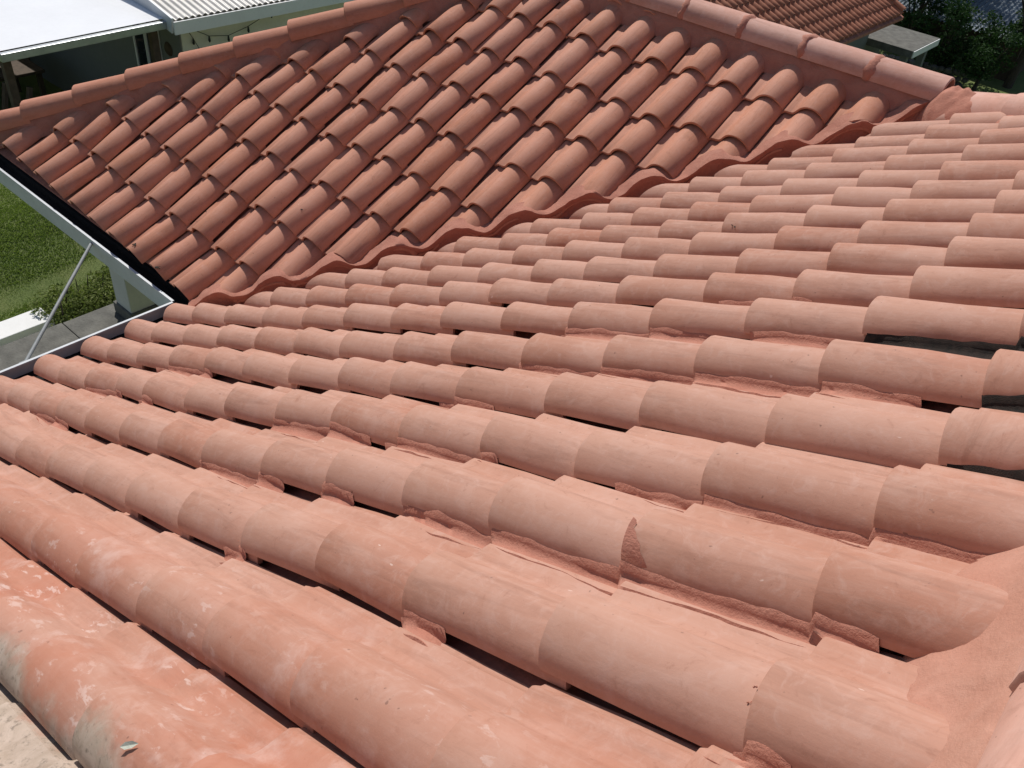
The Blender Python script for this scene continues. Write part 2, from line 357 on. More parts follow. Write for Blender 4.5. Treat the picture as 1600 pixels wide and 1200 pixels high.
def da(r, c):
    if (r, c) in devA:
        a, b = devA[(r, c)]; return a/100, max(-.20, min(.14, b/100))
    if r >= 1:
        L = [devA[(r, k)] for k in (c-1, c+1) if (r, k) in devA]
        if L and c > 1: return sum(x[0] for x in L)/len(L)/100, max(-.20, min(.14, sum(x[1] for x in L)/len(L)/100))
        if c <= 2: return [-.95, -.50, -.24][max(c, 0)], -.10
        return max(-.2, min(.2, qAv(min(r, 8), min(c, 13)))), max(-.1, min(.1, qAu(min(r, 8), min(c, 13))))
    rg = random.Random(r*131+c); x = c/13.0
    u1 = (-.05-.14*x)*math.exp(r/1.6) + .085*x*max(0, min(1, -r/4))
    return cA.get(c, 0.0)*.8 + rg.uniform(-.05, .05), u1 + rg.uniform(-.012, .012)
def db(r, c):
    if (r, c) in devB:
        a, b = devB[(r, c)]; return a/100, b/100
    rg = random.Random(r*77+c); r2 = max(-9, min(11, r)); c2 = min(c, 9)
    return max(-.3, min(.4, qBv(r2, c2))) + rg.uniform(-.02, .02), max(-.34, min(.26, qBu(r2, c2))) + rg.uniform(-.012, .012)
UA, VAv, NA = Vector((0,-1,0)), Vector((cs,0,sn)), Vector((-sn,0,cs))
UB, VBv, NB = Vector((1,0,0)), Vector((0,cs,sn)), Vector((0,-sn,cs))
def baseA(r, c):
    dv, du = da(r, c); x = c*E + dv
    rg = random.Random(r*1009+c*31+5)
    P = Vector((x, -(r-A0+du), p*x+hA))
    if c == 0:                                     # the eave course kicks up over the gutter
        P = P + (CAM/S-P)*((-.23-P.z)/(CAM.z/S-P.z))
    return P + NA*(rg.uniform(-.012, .012))
def baseB(r, c):
    dv, du = db(r, c); y = c*E + dv
    rg = random.Random(r*919+c*37+9)
    return Vector((-(r+B0)+du, y, p*y+hB)) + NB*(rg.uniform(-.012, .012))
def tile_matrix(base, r, c, U, Vv, Nn):
    P0 = base(r, c); P1 = base(r, c+1) - Nn*(TH+.052)
    rg = random.Random(r*53+c*7)
    d = P1-P0; L = d.length
    v = d.normalized(); n = (U.cross(v)).normalized(); n = (n + U*rg.uniform(-.03, .03)).normalized(); u = v.cross(n).normalized()
    sv = (L+.22)/TL
    return frame(P0*S, u, v*sv, n)
def inview(Pw, m=.06):
    d = Pw-CAM; z = d.dot(f)
    if z <= .05: return False, 0
    x = d.dot(rr)/z*1356.56/800; y = d.dot(uu)/z*1356.56/600
    return abs(x) < 1+m and abs(y) < 1+m*1.3, 1/z
slopeA = None
def deck(name, pts, zf, mat, parent=house, thick=.06):
    n = len(pts); v = [Vector((x, y, zf(x, y)))*S for x, y in pts] + [Vector((x, y, zf(x, y)-thick))*S for x, y in pts]
    fa = [tuple(range(n)), tuple(range(2*n-1, n-1, -1))] + [(i, (i+1) % n, n+(i+1) % n, n+i)[::-1] for i in range(n)]
    return hpart(link(name, mesh(name, v, fa), mat), parent)
yR = RB-(RA-XT); Y0 = -15.0
zA = lambda x, y: p*x+hA-.205; zB = lambda x, y: p*y+hB-.205
slopeA = deck('roof_slope', [(-.42, Y0), (RA, Y0), (RA, yR), (XT, RB), (-.42, -.42+VC)], zA, M['deck'])
slopeB = deck('roof_slope', [(.02-VC, .02), (XT, RB), (RB-HIPK, RB), (.02-HIPK, .02)], zB, M['deck'])
slopeA['label'] = 'near slope of pale salmon tiles running down to the left'
slopeB['label'] = 'far slope of darker tiles beyond the valley'
cand = []
for r in range(-12, 13):
    for c in range(0, 15):
        m = tile_matrix(baseA, r, c, UA, VAv, NA); P = m @ Vector((.5*S, .65*S, 0.15*S))
        if P.y < Y0*S: continue
        planes = ([pl(0, VA, 1, -1)] if r < 1 else [])+[pl(RA-.12, 0, -1, 0), pl(XT+.1, RB-.1, -1, -1)]
        me = cut_mesh(TILES[(r*7+c*3) % 4], m, planes)
        if me: cand.append((me, m, slopeA, P))
for r in range(-12, 13):
    for c in range(0, 10):
        m = tile_matrix(baseB, r, c, UB, VBv, NB); P = m @ Vector((.5*S, .65*S, 0.15*S))
        planes = [pl(0, VB, -1, 1), pl(0, RB-.12, 0, -1), pl(-HIPK+.14, 0, 1, -1)]
        me = cut_mesh(TILESB[(r*5+c*3) % 4], m, planes)
        if me: cand.append((me, m, slopeB, P))
scored = []
for k, (me, m, sl, P) in enumerate(cand):
    ok, z = inview(P); area = sum(q.area for q in me.polygons)
    scored.append((z*z*area if ok else -1, k))
keep = {k for s, k in sorted(scored, reverse=True)[:300] if s > 0}
print('TILES', len(cand), 'in view', sum(1 for s, k in scored if s > 0))
rest = {}
for k, (me, m, sl, P) in enumerate(cand):
    if k in keep:
        o = link('roof_tile', me, None, sl); o.matrix_local = m
    else: rest.setdefault(sl.name, (sl, []))[1].append((me, m))
def join_stuff(name, items, mat, parent):
    bm = bmesh.new()
    for me, m in items:
        b2 = bmesh.new(); b2.from_mesh(me); b2.transform(m); tmp = bpy.data.meshes.new('t'); b2.to_mesh(tmp); b2.free(); bm.from_mesh(tmp); bpy.data.meshes.remove(tmp)
    me = bpy.data.meshes.new(name); bm.to_mesh(me); bm.free(); me.materials.clear(); me.materials.append(mat)
    for q in me.polygons: q.use_smooth = True
    me.set_sharp_from_angle(angle=math.radians(38))
    o = link(name, me, None, parent); o['kind'] = 'stuff'; return o
for nm, (sl, items) in rest.items(): join_stuff('outlying_tiles', items, M['tile'] if sl is slopeA else M['tileB'], sl)
# the slopes that face away
zC = lambda x, y: p*(x+HIPK)+hB-.24
slopeC = deck('roof_slope', [(-HIPK-.1, 0), (RB-HIPK, RB), (-HIPK-.1, 2*RB)], zC, M['deck'])
itemsC = []
for r in range(0, 22):
    for c in range(0, 10):
        x = -HIPK+c*E; o = Vector((x, 2*RB-r-.2, p*(x+HIPK)+hB))
        v = Vector((cs, 0, sn)); nn = Vector((-sn, 0, cs)); v = (v - nn*.05).normalized(); nn = UA.cross(v).normalized()
        m = frame(o*S, UA, v, nn)
        me = cut_mesh(TILESB[(r+c) % 4], m, [pl(-HIPK-.14, 0, -1, 1), pl(-HIPK, 2*RB, -1, -1)])
        if me: itemsC.append((me, m))
join_stuff('outlying_tiles', itemsC, M['tileB'], slopeC)
zD = lambda x, y: p*(2*RB-y)+hB-.05
slopeD = deck('roof_slope', [(RB-HIPK, RB), (-HIPK, 2*RB), (RA+17, 2*RB), (RA, yR), (XT, RB)], zD, M['tile'])
slopeF = deck('roof_slope', [(RA, yR), (2*RA, 2*RB-.4), (2*RA, Y0), (RA, Y0)], lambda x, y: p*(2*RA-x)+hA-.05, M['tile'])

# ---- ridge and hip caps, each one a half-round clay cap lapped over the one below
def cap_mesh(r0, r1, L, mat, th=.05):
    V = []; F = []; n = 13; st = [(0, .94), (.02, 1.0), (L*.5, None), (L, None)]
    def R(v): return r0+(r1-r0)*v/L
    for v, k in st:
        for i in range(n):
            a = math.radians(-98+196*i/(n-1)); q = R(v)*(k or 1)
            V.append(Vector((math.sin(a)*q, v, math.cos(a)*q*.92))*S)
    for v in (0, L):
        for i in range(n):
            a = math.radians(-98+196*i/(n-1)); q = R(v)-th
            V.append(Vector((math.sin(a)*q, v, math.cos(a)*q*.92))*S)
    for k in range(3):
        for i in range(n-1): F.append((k*n+i, k*n+i+1, (k+1)*n+i+1, (k+1)*n+i))
    a_, b_ = 4*n, 5*n
    for i in range(n-1): F += [(a_+i, b_+i, b_+i+1, a_+i+1), (i, a_+i, a_+i+1, i+1), (3*n+i, 3*n+i+1, b_+i+1, b_+i)]
    me = mesh('ridge_cap', V, F, 40); me.materials.append(mat); return me
def cap_run(start, direc, length, step, me, name, lift, tilt=.05, seed=1):
    d = Vector(direc).normalized(); side = Vector((d.y, -d.x, 0)).normalized(); n = side.cross(d).normalized()
    rg = random.Random(seed); s = 0
    while s < length:
        o = Vector(start) + d*s + n*(lift+rg.uniform(-.012, .012)) + side*rg.uniform(-.02, .02)
        v = (d - n*(tilt+rg.uniform(-.012, .012)) + side*rg.uniform(-.012, .012)).normalized(); nn = (n+side*rg.uniform(-.03, .03)).normalized(); u = v.cross(nn).normalized(); nn = u.cross(v)
        ob = link(name, me, None); ob.matrix_local = frame(o*S, u, v, nn); hpart(ob)
        s += step
capH = cap_mesh(.42, .37, 1.80, M['hipcap']); capR = cap_mesh(.405, .395, 1.66, M['cap'])
zr = p*RB+hB
hipdir = Vector((1, 1, p))
HL = hipdir.length*RB
cap_run((-HIPK-.05, -.05, hB-.03), hipdir, HL, 1.63, capH, 'hip_cap', .26, .045, 5)
cap_run((XT-.30, RB, zr), (-1, 0, 0), XT+HIPK-RB-.3, 1.58, capR, 'ridge_cap', .22, .006, 6)
T = Vector((XT, RB, zr)); Rr = Vector((RA, yR, p*RA+hA))
cap_run(T+Vector((.35, -.35, p*.35)), Rr-T, (Rr-T).length-.3, 1.6, capR, 'hip_cap', .03, .03, 8)
cap_run((RA, Y0, p*RA+hA), (0, 1, 0), yR-Y0, 1.6, capR, 'ridge_cap', .26, .012, 9)

# ---- smears of mortar over the joints of the ridge caps
def collar(P, d, n, side, R, seed):
    st = []
    for i in range(21):
        w = 0; a = math.radians(-100+10*i); e = n*math.cos(a)*.92+side*math.sin(a); w = .11+.13*nz((i*.45, seed*2.3, 0)); w2 = .10+.13*nz((i*.45, seed*2.3, 7))
        st.append([P-d*w+e*(R-.03), P-d*w*.5+e*(R+.012), P+e*(R+.028), P+d*w2*.6+e*(R+.012), P+d*w2+e*(R-.035)])
    return st
# ---- mortar bedding under the caps
def sweep(name, stations, mat, parent, smooth=60, jit=.02, seed=0):
    V = []; F = []; n = len(stations[0])
    for k, st in enumerate(stations):
        for i, q in enumerate(st):
            q = Vector(q)
            j = jit*(nz(q*2.3+Vector((seed, 0, 0))) + .6*nz(q*6.1))
            V.append((q + Vector((0, 0, j)))*S)
    for k in range(len(stations)-1):
        for i in range(n-1): F.append((k*n+i, k*n+i+1, (k+1)*n+i+1, (k+1)*n+i))
    o = link(name, mesh(name, V, F, smooth), mat); hpart(o, parent); return o
def bedding(start, direc, length, fall, prof, seed, parent=house, mat='mortar'):
    d = Vector(direc).normalized(); h = Vector((d.y, -d.x, 0)).normalized(); st = []
    k = int(length/.09)
    for i in range(k+1):
        C = Vector(start)+d*(length*i/k); row = []
        for a, z in prof:
            w = 1+.10*nz((i*.21, seed, a*3))
            row.append(C + h*a*w + Vector((0, 0, z + .03*nz((i*.3, seed+4, a*5)))))
        st.append(row)
    return sweep('mortar_bedding', st, M[mat], parent, 60, .025, seed)
def ridge_fillet():
    prof = [(-.80, -p*.80-.12), (-.70, -p*.70-.02), (-.63, -p*.63+.03), (-.57, -p*.57+.09), (-.52, -p*.52+.16), (-.47, -p*.47+.25), (-.42, .12), (-.36, .22), (-.2, .3), (0, .34), (.2, .3), (.40, .18), (.6, -.1), (.9, -p*.9-.1)]
    fine = []
    for (a, b), (c, d) in zip(prof, prof[1:]):
        n = 5 if c < -.35 else 1
        fine += [(a+(c-a)*k/n, b+(d-b)*k/n) for k in range(n)]
    fine.append(prof[-1]); L = yR-Y0; k = int(L/.035); st = []
    for i in range(k+1):
        y = Y0+L*i/k; row = []
        for a, z in fine:
            q = Vector((RA+a*(1+.10*nz((y*.8, 3, 0))+.05*nz((y*2.6, 5, a))), y, 0))
            grit = max(0, nz(q*1.3+Vector((9, 0, 0)))+.25)
            e = .030*nz(q*3.1)+.020*nz(q*8)+grit*(.030*nz(q*19)+.020*nz(q*37))
            row.append(Vector((q.x, y, p*RA+hA+z+(e if a < .3 else 0))))
        st.append(row[::-1])
    return sweep('mortar_bedding', st, M['palemortar'], house, 60, .0, 4)
ridge_fillet()
def bprof(fall, foot, sh, top): return [(-foot, -fall*foot-.12), (-foot*.86, -fall*foot*.86+.05), (-sh, top-.08), (-sh*.6, top), (0, top+.04), (sh*.6, top), (sh, top-.08), (foot*.86, -fall*foot*.86+.05), (foot, -fall*foot-.12)]
bedding((-HIPK-.02, -.02, hB), hipdir, HL, p/1.414, bprof(p/1.414, .50, .36, .30), 1)
bedding((XT+.2, RB, zr), (-1, 0, 0), XT+HIPK-RB, p, bprof(p, .50, .36, .26), 2)
bedding(T, Rr-T, (Rr-T).length, p/1.414, bprof(p/1.414, .62, .36, .10), 3)
for k in range(1, 6):
    P = Vector((XT-.30-1.58*k, RB, zr+.22)); sweep('mortar_collar', collar(P, Vector((-1, 0, 0)), Vector((0, 0, 1)), Vector((0, 1, 0)), .40, k), M['mortar'], house, 70, .012, k)
# ---- the valley: scalloped mortar lip where the far slope is cut over the near one
st = []
s = -.35
while s < XT+.05:
    hs = []
    for k in range(-2, 3):
        sx = s+k*.05; u = (sx+B0-max(-.34, min(.26, qBu(max(-9, -(sx+B0)), min(9, (sx+VB)/E))))) % 1.0
        hs.append(max(Hprof(u, PROFB), .03) if u < .90 else .04)
    h = sum(hs)/5/cs
    yv = s+VB; z0 = p*yv+hB-.03
    dn = Vector((-1, 1, 0)).normalized()
    C = Vector((s, yv, 0)); w = nz((s*1.7, 3, 0))+.5*nz((s*6.3, 1, 0)); lip = .04+.05*w; z0 += .018*nz((s*5, 8, 0))
    zv = p*s+hA-.30
    st.append([C+dn*(.30+.10*w)+Vector((0, 0, z0+h+p*.7071*(.3+.1*w)-.03)), C+dn*.16+Vector((0, 0, z0+h+p*.7071*.16+.008)), C+dn*.02+Vector((0, 0, z0+h+.06)), C-dn*lip+Vector((0, 0, z0+h+.045)), C-dn*(lip*.8)+Vector((0, 0, z0+h-.02)),
               C+dn*.03+Vector((0, 0, z0+h-.09-.3*h)), C+dn*.07+Vector((0, 0, (z0+zv)/2)), C+dn*.03+Vector((0, 0, zv+.1)), C-dn*.12+Vector((0, 0, zv))])
    s += .05
o = sweep('valley_mortar', st, M['mortar'], house, 70, .045, 11)
# valley channel under it
deckV = []
for x in (-.55, XT): deckV.append(((x-.45, x+VC+.45), (x+.45, x+VC-.45)))
hv = lambda x: p*x+hA-.21
vv = [Vector((deckV[0][0][0], deckV[0][0][1], hv(-.55)+.02)), Vector((-.55, -.55+VC, hv(-.55)-.06)), Vector((deckV[0][1][0], deckV[0][1][1], hv(-.55)+.02)),
      Vector((deckV[1][0][0], deckV[1][0][1], hv(XT)+.02)), Vector((XT, RB, hv(XT)-.06)), Vector((deckV[1][1][0], deckV[1][1][1], hv(XT)+.02))]
hpart(link('valley_channel', mesh('valley_channel', [q*S for q in vv], [(0, 1, 4, 3), (1, 2, 5, 4)]), M['mortar']))
# lumpy mortar where ridge, hip and valley meet
V = []; F = []; n = 44
for j in range(n):
    for i in range(n):
        a = (i/(n-1)-.5)*3.0; b = (j/(n-1)-.5)*2.1          # a along the ridge-hip bend, b down the near slope
        x = XT+.35+a*.72-b*.55*-1*-.2; y = RB-.55-a*.42-b*.78
        x = XT-.12+a*.80-.25*b; y = RB-.40-a*.44+b*.66
        rr2 = (a/1.40)**2+(b/.95)**2
        zz = p*x+hA - .26 + .80*max(0, 1-rr2)**.55 + .14*nz((x*2.4, y*2.4, 0)) + .07*nz((x*7, y*7, 2))
        V.append(Vector((x, y, zz))*S)
for j in range(n-1):
    for i in range(n-1): F.append((j*n+i, j*n+i+1, (j+1)*n+i+1, (j+1)*n+i))
hpart(link('mortar_lump', mesh('mortar_lump', V, F, 70), M['mortar']))
# ---- mortar pressed under the rolls of the near slope
M['mouldy'] = simple('black_mouldy_mortar', (.016, .013, .011), 1.0, .6, 60, .7, .01, c2=(.045, .030, .024))
FIL = [(1, 8.9, 10.95), (1, 11.05, 11.85), (2, 9.0, 12.65), (3, 8.75, 9.15), (3, 9.05, 9.45), (3, 2.6, 4.2), (4, 2.05, 3.2), (4, 3.8, 4.25), (4, 6.95, 8.6), (4, 8.8, 9.9), (4, 10.0, 10.2), (4, 11.35, 14.0),
       (5, 2.0, 3.4), (5, 7.0, 8.4), (5, 8.95, 9.4), (5, 10.0, 13.3), (6, 8.75, 9.1), (6, 10.95, 11.35), (0, 10.2, 11.2), (6, 12.95, 13.2)]
def edge_pt(r, cf):
    c = int(math.floor(cf)); t = cf-c; a = baseA(r, c); b = baseA(r, c+1)-NA*(TH+.052)
    return a+(b-a)*t
DARKFIL = [(1, 11.95, 13.3), (2, 13.0, 13.9), (3, 13.05, 14.1)]
for (r, c0, c1) in FIL+DARKFIL:
    k = max(6, int((c1-c0)/.035)); st = []
    for i in range(k+1):
        cf = c0+(c1-c0)*i/k; Q = edge_pt(r, cf); Q2 = edge_pt(r+1, cf)
        tp = min(1, min(i, k-i)/min(12, k/2.5))**.6
        w = nz((cf*2.2, r*3.1, 0)); w2 = nz((cf*6, r, 4))
        top = (.07+.05*w+.03*w2)*(.35+.65*tp); bot = max(-.03, min(.03, .0+.05*w+.03*w2))*tp
        u0 = .862; lap = max(.0, .045+.05*w+.03*w2)*(.3+.7*tp)
        st.append([Q+UA*(u0-.022-lap*.3)+NA*(.02+lap), Q+UA*(u0+.012)+NA*(.015+lap*.8), Q+UA*(u0+.028)+NA*(.012*tp-.05*(1-tp)), Q+UA*(u0+.05+.02*w2)+NA*(-.024-.05*(1-tp)), Q2+UA*(bot-.045)+NA*(-.022-.06*(1-tp)), Q2+UA*(bot-.02)+NA*(.006-.06*(1-tp)), Q2+UA*(bot+.015)+NA*(-.035-.02*(1-tp))])
    o = sweep('mortar_fillet', st, M['mouldy'] if (r, c0, c1) in DARKFIL else M['mortar'], slopeA, 70, .016, r)
# torn mortar wedge between two tiles and crumbs of cement stuck to the tiles by the ridge
def roll_pt(r, cf, u, h=0):
    return edge_pt(r, cf)+UA*u+NA*(Hprof(u)*TP((cf-math.floor(cf))*1.306)+h)
st = []
for i in range(13):
    t = i/12; u = .63+.24*t; w = .012+.15*t**1.4+.02*nz((t*6, 0, 0))
    st.append([roll_pt(5, 12.0+.02-w*.25, u, .012), roll_pt(5, 12.0+.0, u, .032), roll_pt(5, 12.0+w, u, .010)])
sweep('mortar_patch', st, M['mortar'], slopeA, 70, .012, 21)
rg = random.Random(12)
def crumb_mesh(k):
    bm = bmesh.new(); bmesh.ops.create_icosphere(bm, subdivisions=1, radius=1)
    for v in bm.verts: v.co *= 1+.45*nz(v.co*1.7+Vector((k*5, 0, 0)))
    me = bpy.data.meshes.new('mortar_crumb'); bm.to_mesh(me); bm.free(); me.materials.append(M['mortar']); return me
CR = [crumb_mesh(k) for k in range(4)]
spots = [(6, 12.98, .68, 12, .012), (6, 8.95, .80, 14, .04)]
def crumbs(name, spots, parent, szr=(.002, .006)):
    items = []
    for r, c, u, cnt, sp in spots:
        for i in range(cnt):
            cf = c+rg.gauss(0, sp); uq = min(.87, max(.3, u+rg.gauss(0, sp*.8)))
            P = roll_pt(r, cf, uq, -.010)*S; sz = rg.uniform(*szr)*S*1.6
            m = Matrix.Translation(P) @ Matrix.Rotation(rg.uniform(0, 6), 4, 'Z') @ Matrix.Diagonal((sz, sz*rg.uniform(.6, 1), sz*.7, 1))
            items.append((CR[rg.randrange(4)], m))
    o = join_stuff(name, items, M['mortar'], parent); return o
crumbs('mortar_crumbs', spots, slopeA)
# ---- gutters, fascia, wall, porch columns
RZ = -.048
def gutter(a, b, out, name):
    a = Vector(a); b = Vector(b); out = Vector(out); mb = MB(); w = .155; t = .006; dpt = .13
    prof = [(0, 0), (0, -dpt), (-w, -dpt), (-w, -.06), (-w+t, -.06), (-w+t, -dpt+t), (-t, -dpt+t), (-t, -.012), (-.016, -.012), (-.016, 0)]
    vs_ = []; n = len(prof)
    for P in (a, b):
        for q, z in prof: vs_.append(P+out*q+Vector((0, 0, z)))
    fs = [(i, (i+1) % n, n+(i+1) % n, n+i) for i in range(n)]
    mb.add(vs_, fs); g = hpart(mb.build(name, M['white_metal']))
    ln = MB().add([a+out*(-w+.01)+Vector((0, 0, -.075)), b+out*(-w+.01)+Vector((0, 0, -.075)), b+out*-.008+Vector((0, 0, -.075)), a+out*-.008+Vector((0, 0, -.075))], [(0, 1, 2, 3)])
    o = ln.build('gutter_shade_sheet', M['dark'], g)  # flat near-black sheet paints the shade inside the gutter
    return g
gutter((-HIPK*S-.12, -.115, RZ), (-.25, -.115, RZ), (0, -1, 0), 'gutter')
gutter((-.250, -.115, RZ), (-.250, Y0*S, RZ), (-1, 0, 0), 'gutter')
# bitumen felt edge showing under the first course
hpart(MB().box((-HIPK*S, .0, -.15), (-.09, .07, -.075)).build('eave_felt', M['dark']))
hpart(MB().box((-.094, Y0*S, -.15), (-.03, -.02, -.09)).build('eave_felt', M['dark']))
hpart(MB().box((-HIPK*S+.05, .071, -.20), (-.05, .10, -.08)).build('fascia_board', M['wallpaint']))
hpart(MB().box((-.029, Y0*S, -.20), (.01, .05, -.095)).build('fascia_board', M['wallpaint']))
hpart(MB().box((.42, Y0*S+.3, G-.1), (2*RA*S-.5, 2*RB*S-.4, -.12)).build('wall', M['wallpaint']))
hpart(MB().box((-HIPK*S+.9, 2.3, G-.1), (.415, 2*RB*S-.4, -.12)).build('wall', M['wallpaint']))
hpart(MB().box((-HIPK*S+.1, .101, -.165), (.41, 2.29, -.135)).build('soffit', M['wallpaint']))
BR = [(-1.227, -.10, RZ-.03), (-.262, -1.01, RZ-.03)]
hpart(MB().tube(BR, .0105, 10).build('brace_rod', M['dull'], smooth=40))
hpart(MB().box((BR[1][0]-.012, BR[1][1]-.02, RZ-.055), (BR[1][0]+.008, BR[1][1]+.02, RZ-.012)).build('brace_bracket', M['dull']))
# ------------------------------------------------------------------ garden beside the house
gw = empty('garden_wall', (-3.3, -.5, G)); tag(gw, 'low garden wall with grey concrete coping below the gutter', 'wall')
def loc(o, root): o.parent = root; o.matrix_basis = Matrix.Translation(-root.location) @ o.matrix_basis; return o
loc(MB().box((-3.46, -3.2, G-.1), (-3.16, 1.55, -2.28)).build('wall_body', M['wallpaint']), gw)
for k in range(4):
    loc(MB().box((-3.54+.004*k, -3.2+k*1.19, -2.28), (-3.10+.003*k, -3.2+k*1.19+1.182, -2.20-.003*(k % 2))).build('coping_slab', M['concrete'], bevel=.008), gw)
pc = empty('porch_column', (-3.3, .98, -2.2)); tag(pc, 'square pale porch column standing on the garden wall under the corner', 'column')
loc(MB().box((-3.36, .86, -2.19), (-3.08, 1.16, -.17)).build('column_shaft', M['wallpaint'], bevel=.01), pc)
loc(MB().box((-3.385, .835, -2.198), (-3.055, 1.185, -2.08)).build('column_base', M['concrete'], bevel=.008), pc)
tag(MB().box((-4.66, -4, G-.1), (-4.36, .58, G+.10)).build('path', M['white'], bevel=.01), kind='structure')
def leaves(mb, c, rad, n, sz, rg, shell=.55, lean=None):
    for i in range(n):
        while True:
            q = Vector((rg.uniform(-1, 1), rg.uniform(-1, 1), rg.uniform(-1, 1)))
            if shell < q.length < 1: break
        q = q*(1+.28*nz(q*2.2+Vector(c)))
        P = Vector(c)+Vector((q.x*rad[0], q.y*rad[1], q.z*rad[2]))
        a = Vector((rg.gauss(0, 1), rg.gauss(0, 1), rg.gauss(-.2, .7))).normalized(); b = a.cross(Vector((rg.gauss(0, 1), rg.gauss(0, 1), rg.gauss(0, 1)))).normalized()
        L = sz*rg.uniform(.6, 1.3); W = L*.42; n_ = a.cross(b)*L*.12
        mb.add([P-a*L*.5, P+b*W*.5+n_, P+a*L*.5, P-b*W*.5+n_], [(0, 1, 2), (0, 2, 3)])
rg = random.Random(4)
hd = empty('hedge_shrub', (-4.35, 1.0, G)); tag(hd, 'bushy green shrub growing between the lawn and the concrete coping', 'shrub')
mb = MB()
for k in range(13):
    leaves(mb, (-4.45+rg.uniform(-.25, .22), .62+k*.075, G+.13+rg.uniform(-.05, .07)), (.20, .17, .17), 420, .05, rg, .35)
loc(mb.build('foliage', M['hedge']), hd)
mb = MB()
for k in range(7):
    x, y = -4.4+rg.uniform(-.15, .15), .65+k*.13
    mb.tube([(x, y, G), (x+rg.uniform(-.05, .05), y, G+.2), (x+rg.uniform(-.1, .1), y+.04, G+.4)], [.012, .009, .004], 5)
loc(mb.build('stem', M['bark']), hd)
# grass blades over the part of the lawn in view
def grass(name, x0, x1, y0, y1, n, h, label):
    V = []; F = []
    for i in range(n):
        x, y = rg.uniform(x0, x1), rg.uniform(y0, y1); z = ground_z(x, y)
        if -4.7 < x < -4.3 and y < .6: continue
        a = rg.uniform(0, 6.28); w = .006; hh = h*rg.uniform(.5, 1.3); dx, dy = math.cos(a)*w, math.sin(a)*w; l = hh*.6
        b = rg.uniform(0, 6.28); k = len(V)
        V += [(x-dx, y-dy, z-.005), (x+dx, y+dy, z-.005), (x+math.cos(b)*l, y+math.sin(b)*l, z+hh)]; F.append((k, k+1, k+2))
    tag(link(name, mesh(name, V, F), M['grassblade']), label, 'grass', kind='stuff')
grass('grass', -8.6, -3.7, -.6, 2.6, 170000, .018, 'short green grass of the lawn left of the gutter')

# ------------------------------------------------------------------ neighbour on the left: cream house, patio roof
ch = empty('cream_house', (-8.6, 6.5, G)); tag(ch, 'cream walled house with pale corrugated metal roof at top left', 'house')
EX, EZ, Y1 = -5.86, -.55, 3.27
loc(MB().box((-11.5, 3.47, G-.1), (-6.2, 11.0, EZ-.14)).build('wall', M['cream']), ch)
loc(MB().box((-11.4, 3.455, G-.1), (-6.22, 3.468, EZ-.17)).build('shaded_wall', M['plaster_shade']), ch)  # thin sheet over the cream wall with shade in its colour
V = []; F = []; ny = 640; sl = .20
for i in range(ny+1):
    y = Y1-.02 + 8.2*i/ny; dz = .011*math.sin((y)*2*math.pi/.082)
    V += [(EX-.03, y, EZ+.035+dz), (-9.2, y, EZ+.035+sl*3.3+dz)]
for i in range(ny): F.append((2*i, 2*i+2, 2*i+3, 2*i+1))
rf = loc(link('roof', mesh('roof', V, F, 80), M['corr']), ch)
loc(MB().box((EX-.02, Y1-.06, EZ-.12), (EX+.005, 11.4, EZ+.018)).build('fascia_board', M['white']), ch)
m = Matrix.Translation((EX, Y1-.05, EZ)) @ Matrix.Rotation(-math.atan(-sl), 4, 'Y')
loc(MB().box((-3.3, -.025, -.12), (-.025, 0, .055), m).build('barge_board', M['white_metal']), ch)
loc(MB().add([(EX-.03, Y1, EZ-.13), (EX-.03, 11, EZ-.13), (-6.2, 11, EZ-.135), (-6.2, Y1, EZ-.135)], [(0, 1, 2, 3)]).build('soffit', M['cream']), ch)
for (x0, x1) in ((-7.24, -7.0), (-6.95, -6.70)):
    w = loc(MB().box((x0, 3.44, -1.55), (x1, 3.454, -.90)).build('window', M['glass']), ch)
    for a, b in (((x0-.03, 3.425, -1.55), (x0, 3.452, -.90)), ((x1, 3.425, -1.55), (x1+.03, 3.452, -.90)), ((x0-.03, 3.425, -.90), (x1+.03, 3.452, -.86)), ((x0-.04, 3.41, -1.60), (x1+.04, 3.452, -1.55))):
        MB().box(a, b).build('window_frame', M['white'], w).matrix_local = Matrix.Identity(4)
# round plate on the shaded wall
mb = MB(); n = 20
mb.add([(-6.50+.085*math.cos(6.283*k/n), 3.452, -1.05+.085*math.sin(6.283*k/n)) for k in range(n)] + [(-6.50+.06*math.cos(6.283*k/n), 3.432, -1.05+.06*math.sin(6.283*k/n)) for k in range(n)] + [(-6.50, 3.440, -1.05)],
       [(k, (k+1) % n, n+(k+1) % n, n+k) for k in range(n)] + [(n+k, n+(k+1) % n, 2*n) for k in range(n)])
wp = tag(mb.build('wall_plate', M['wood'], smooth=50), 'round dark wall plate hanging beside the shaded windows', 'ornament')
sl_ = empty('string_lights', (-6.16, 3.9, -.8)); tag(sl_, 'dark cord of small bulbs strung along the cream wall', 'lights')
cords = [[(-6.17, 3.52, -.72), (-6.17, 3.60, -.86), (-6.17, 3.66, -.98), (-6.17, 3.70, -1.14)], [(-6.16, 3.54, -.72), (-6.15, 3.80, -.86), (-6.15, 4.06, -.90), (-6.15, 4.35, -.84), (-6.15, 4.7, -.72)]]
for cpts in cords:
    loc(MB().tube(cpts, .004, 5).build('cord', M['black']), sl_)
    for (x, y, z) in cpts[1:]:
        loc(MB().tube([(x, y, z), (x, y, z-.03), (x, y, z-.055), (x, y, z-.075)], [.008, .012, .016, .006], 8).build('bulb', M['black'], smooth=50), sl_)
pr = empty('patio_shelter', (-8, 2.3, G)); tag(pr, 'open patio shelter under a glaring white sheet roof at top left', 'shelter')
V = []; F = []; n = 24
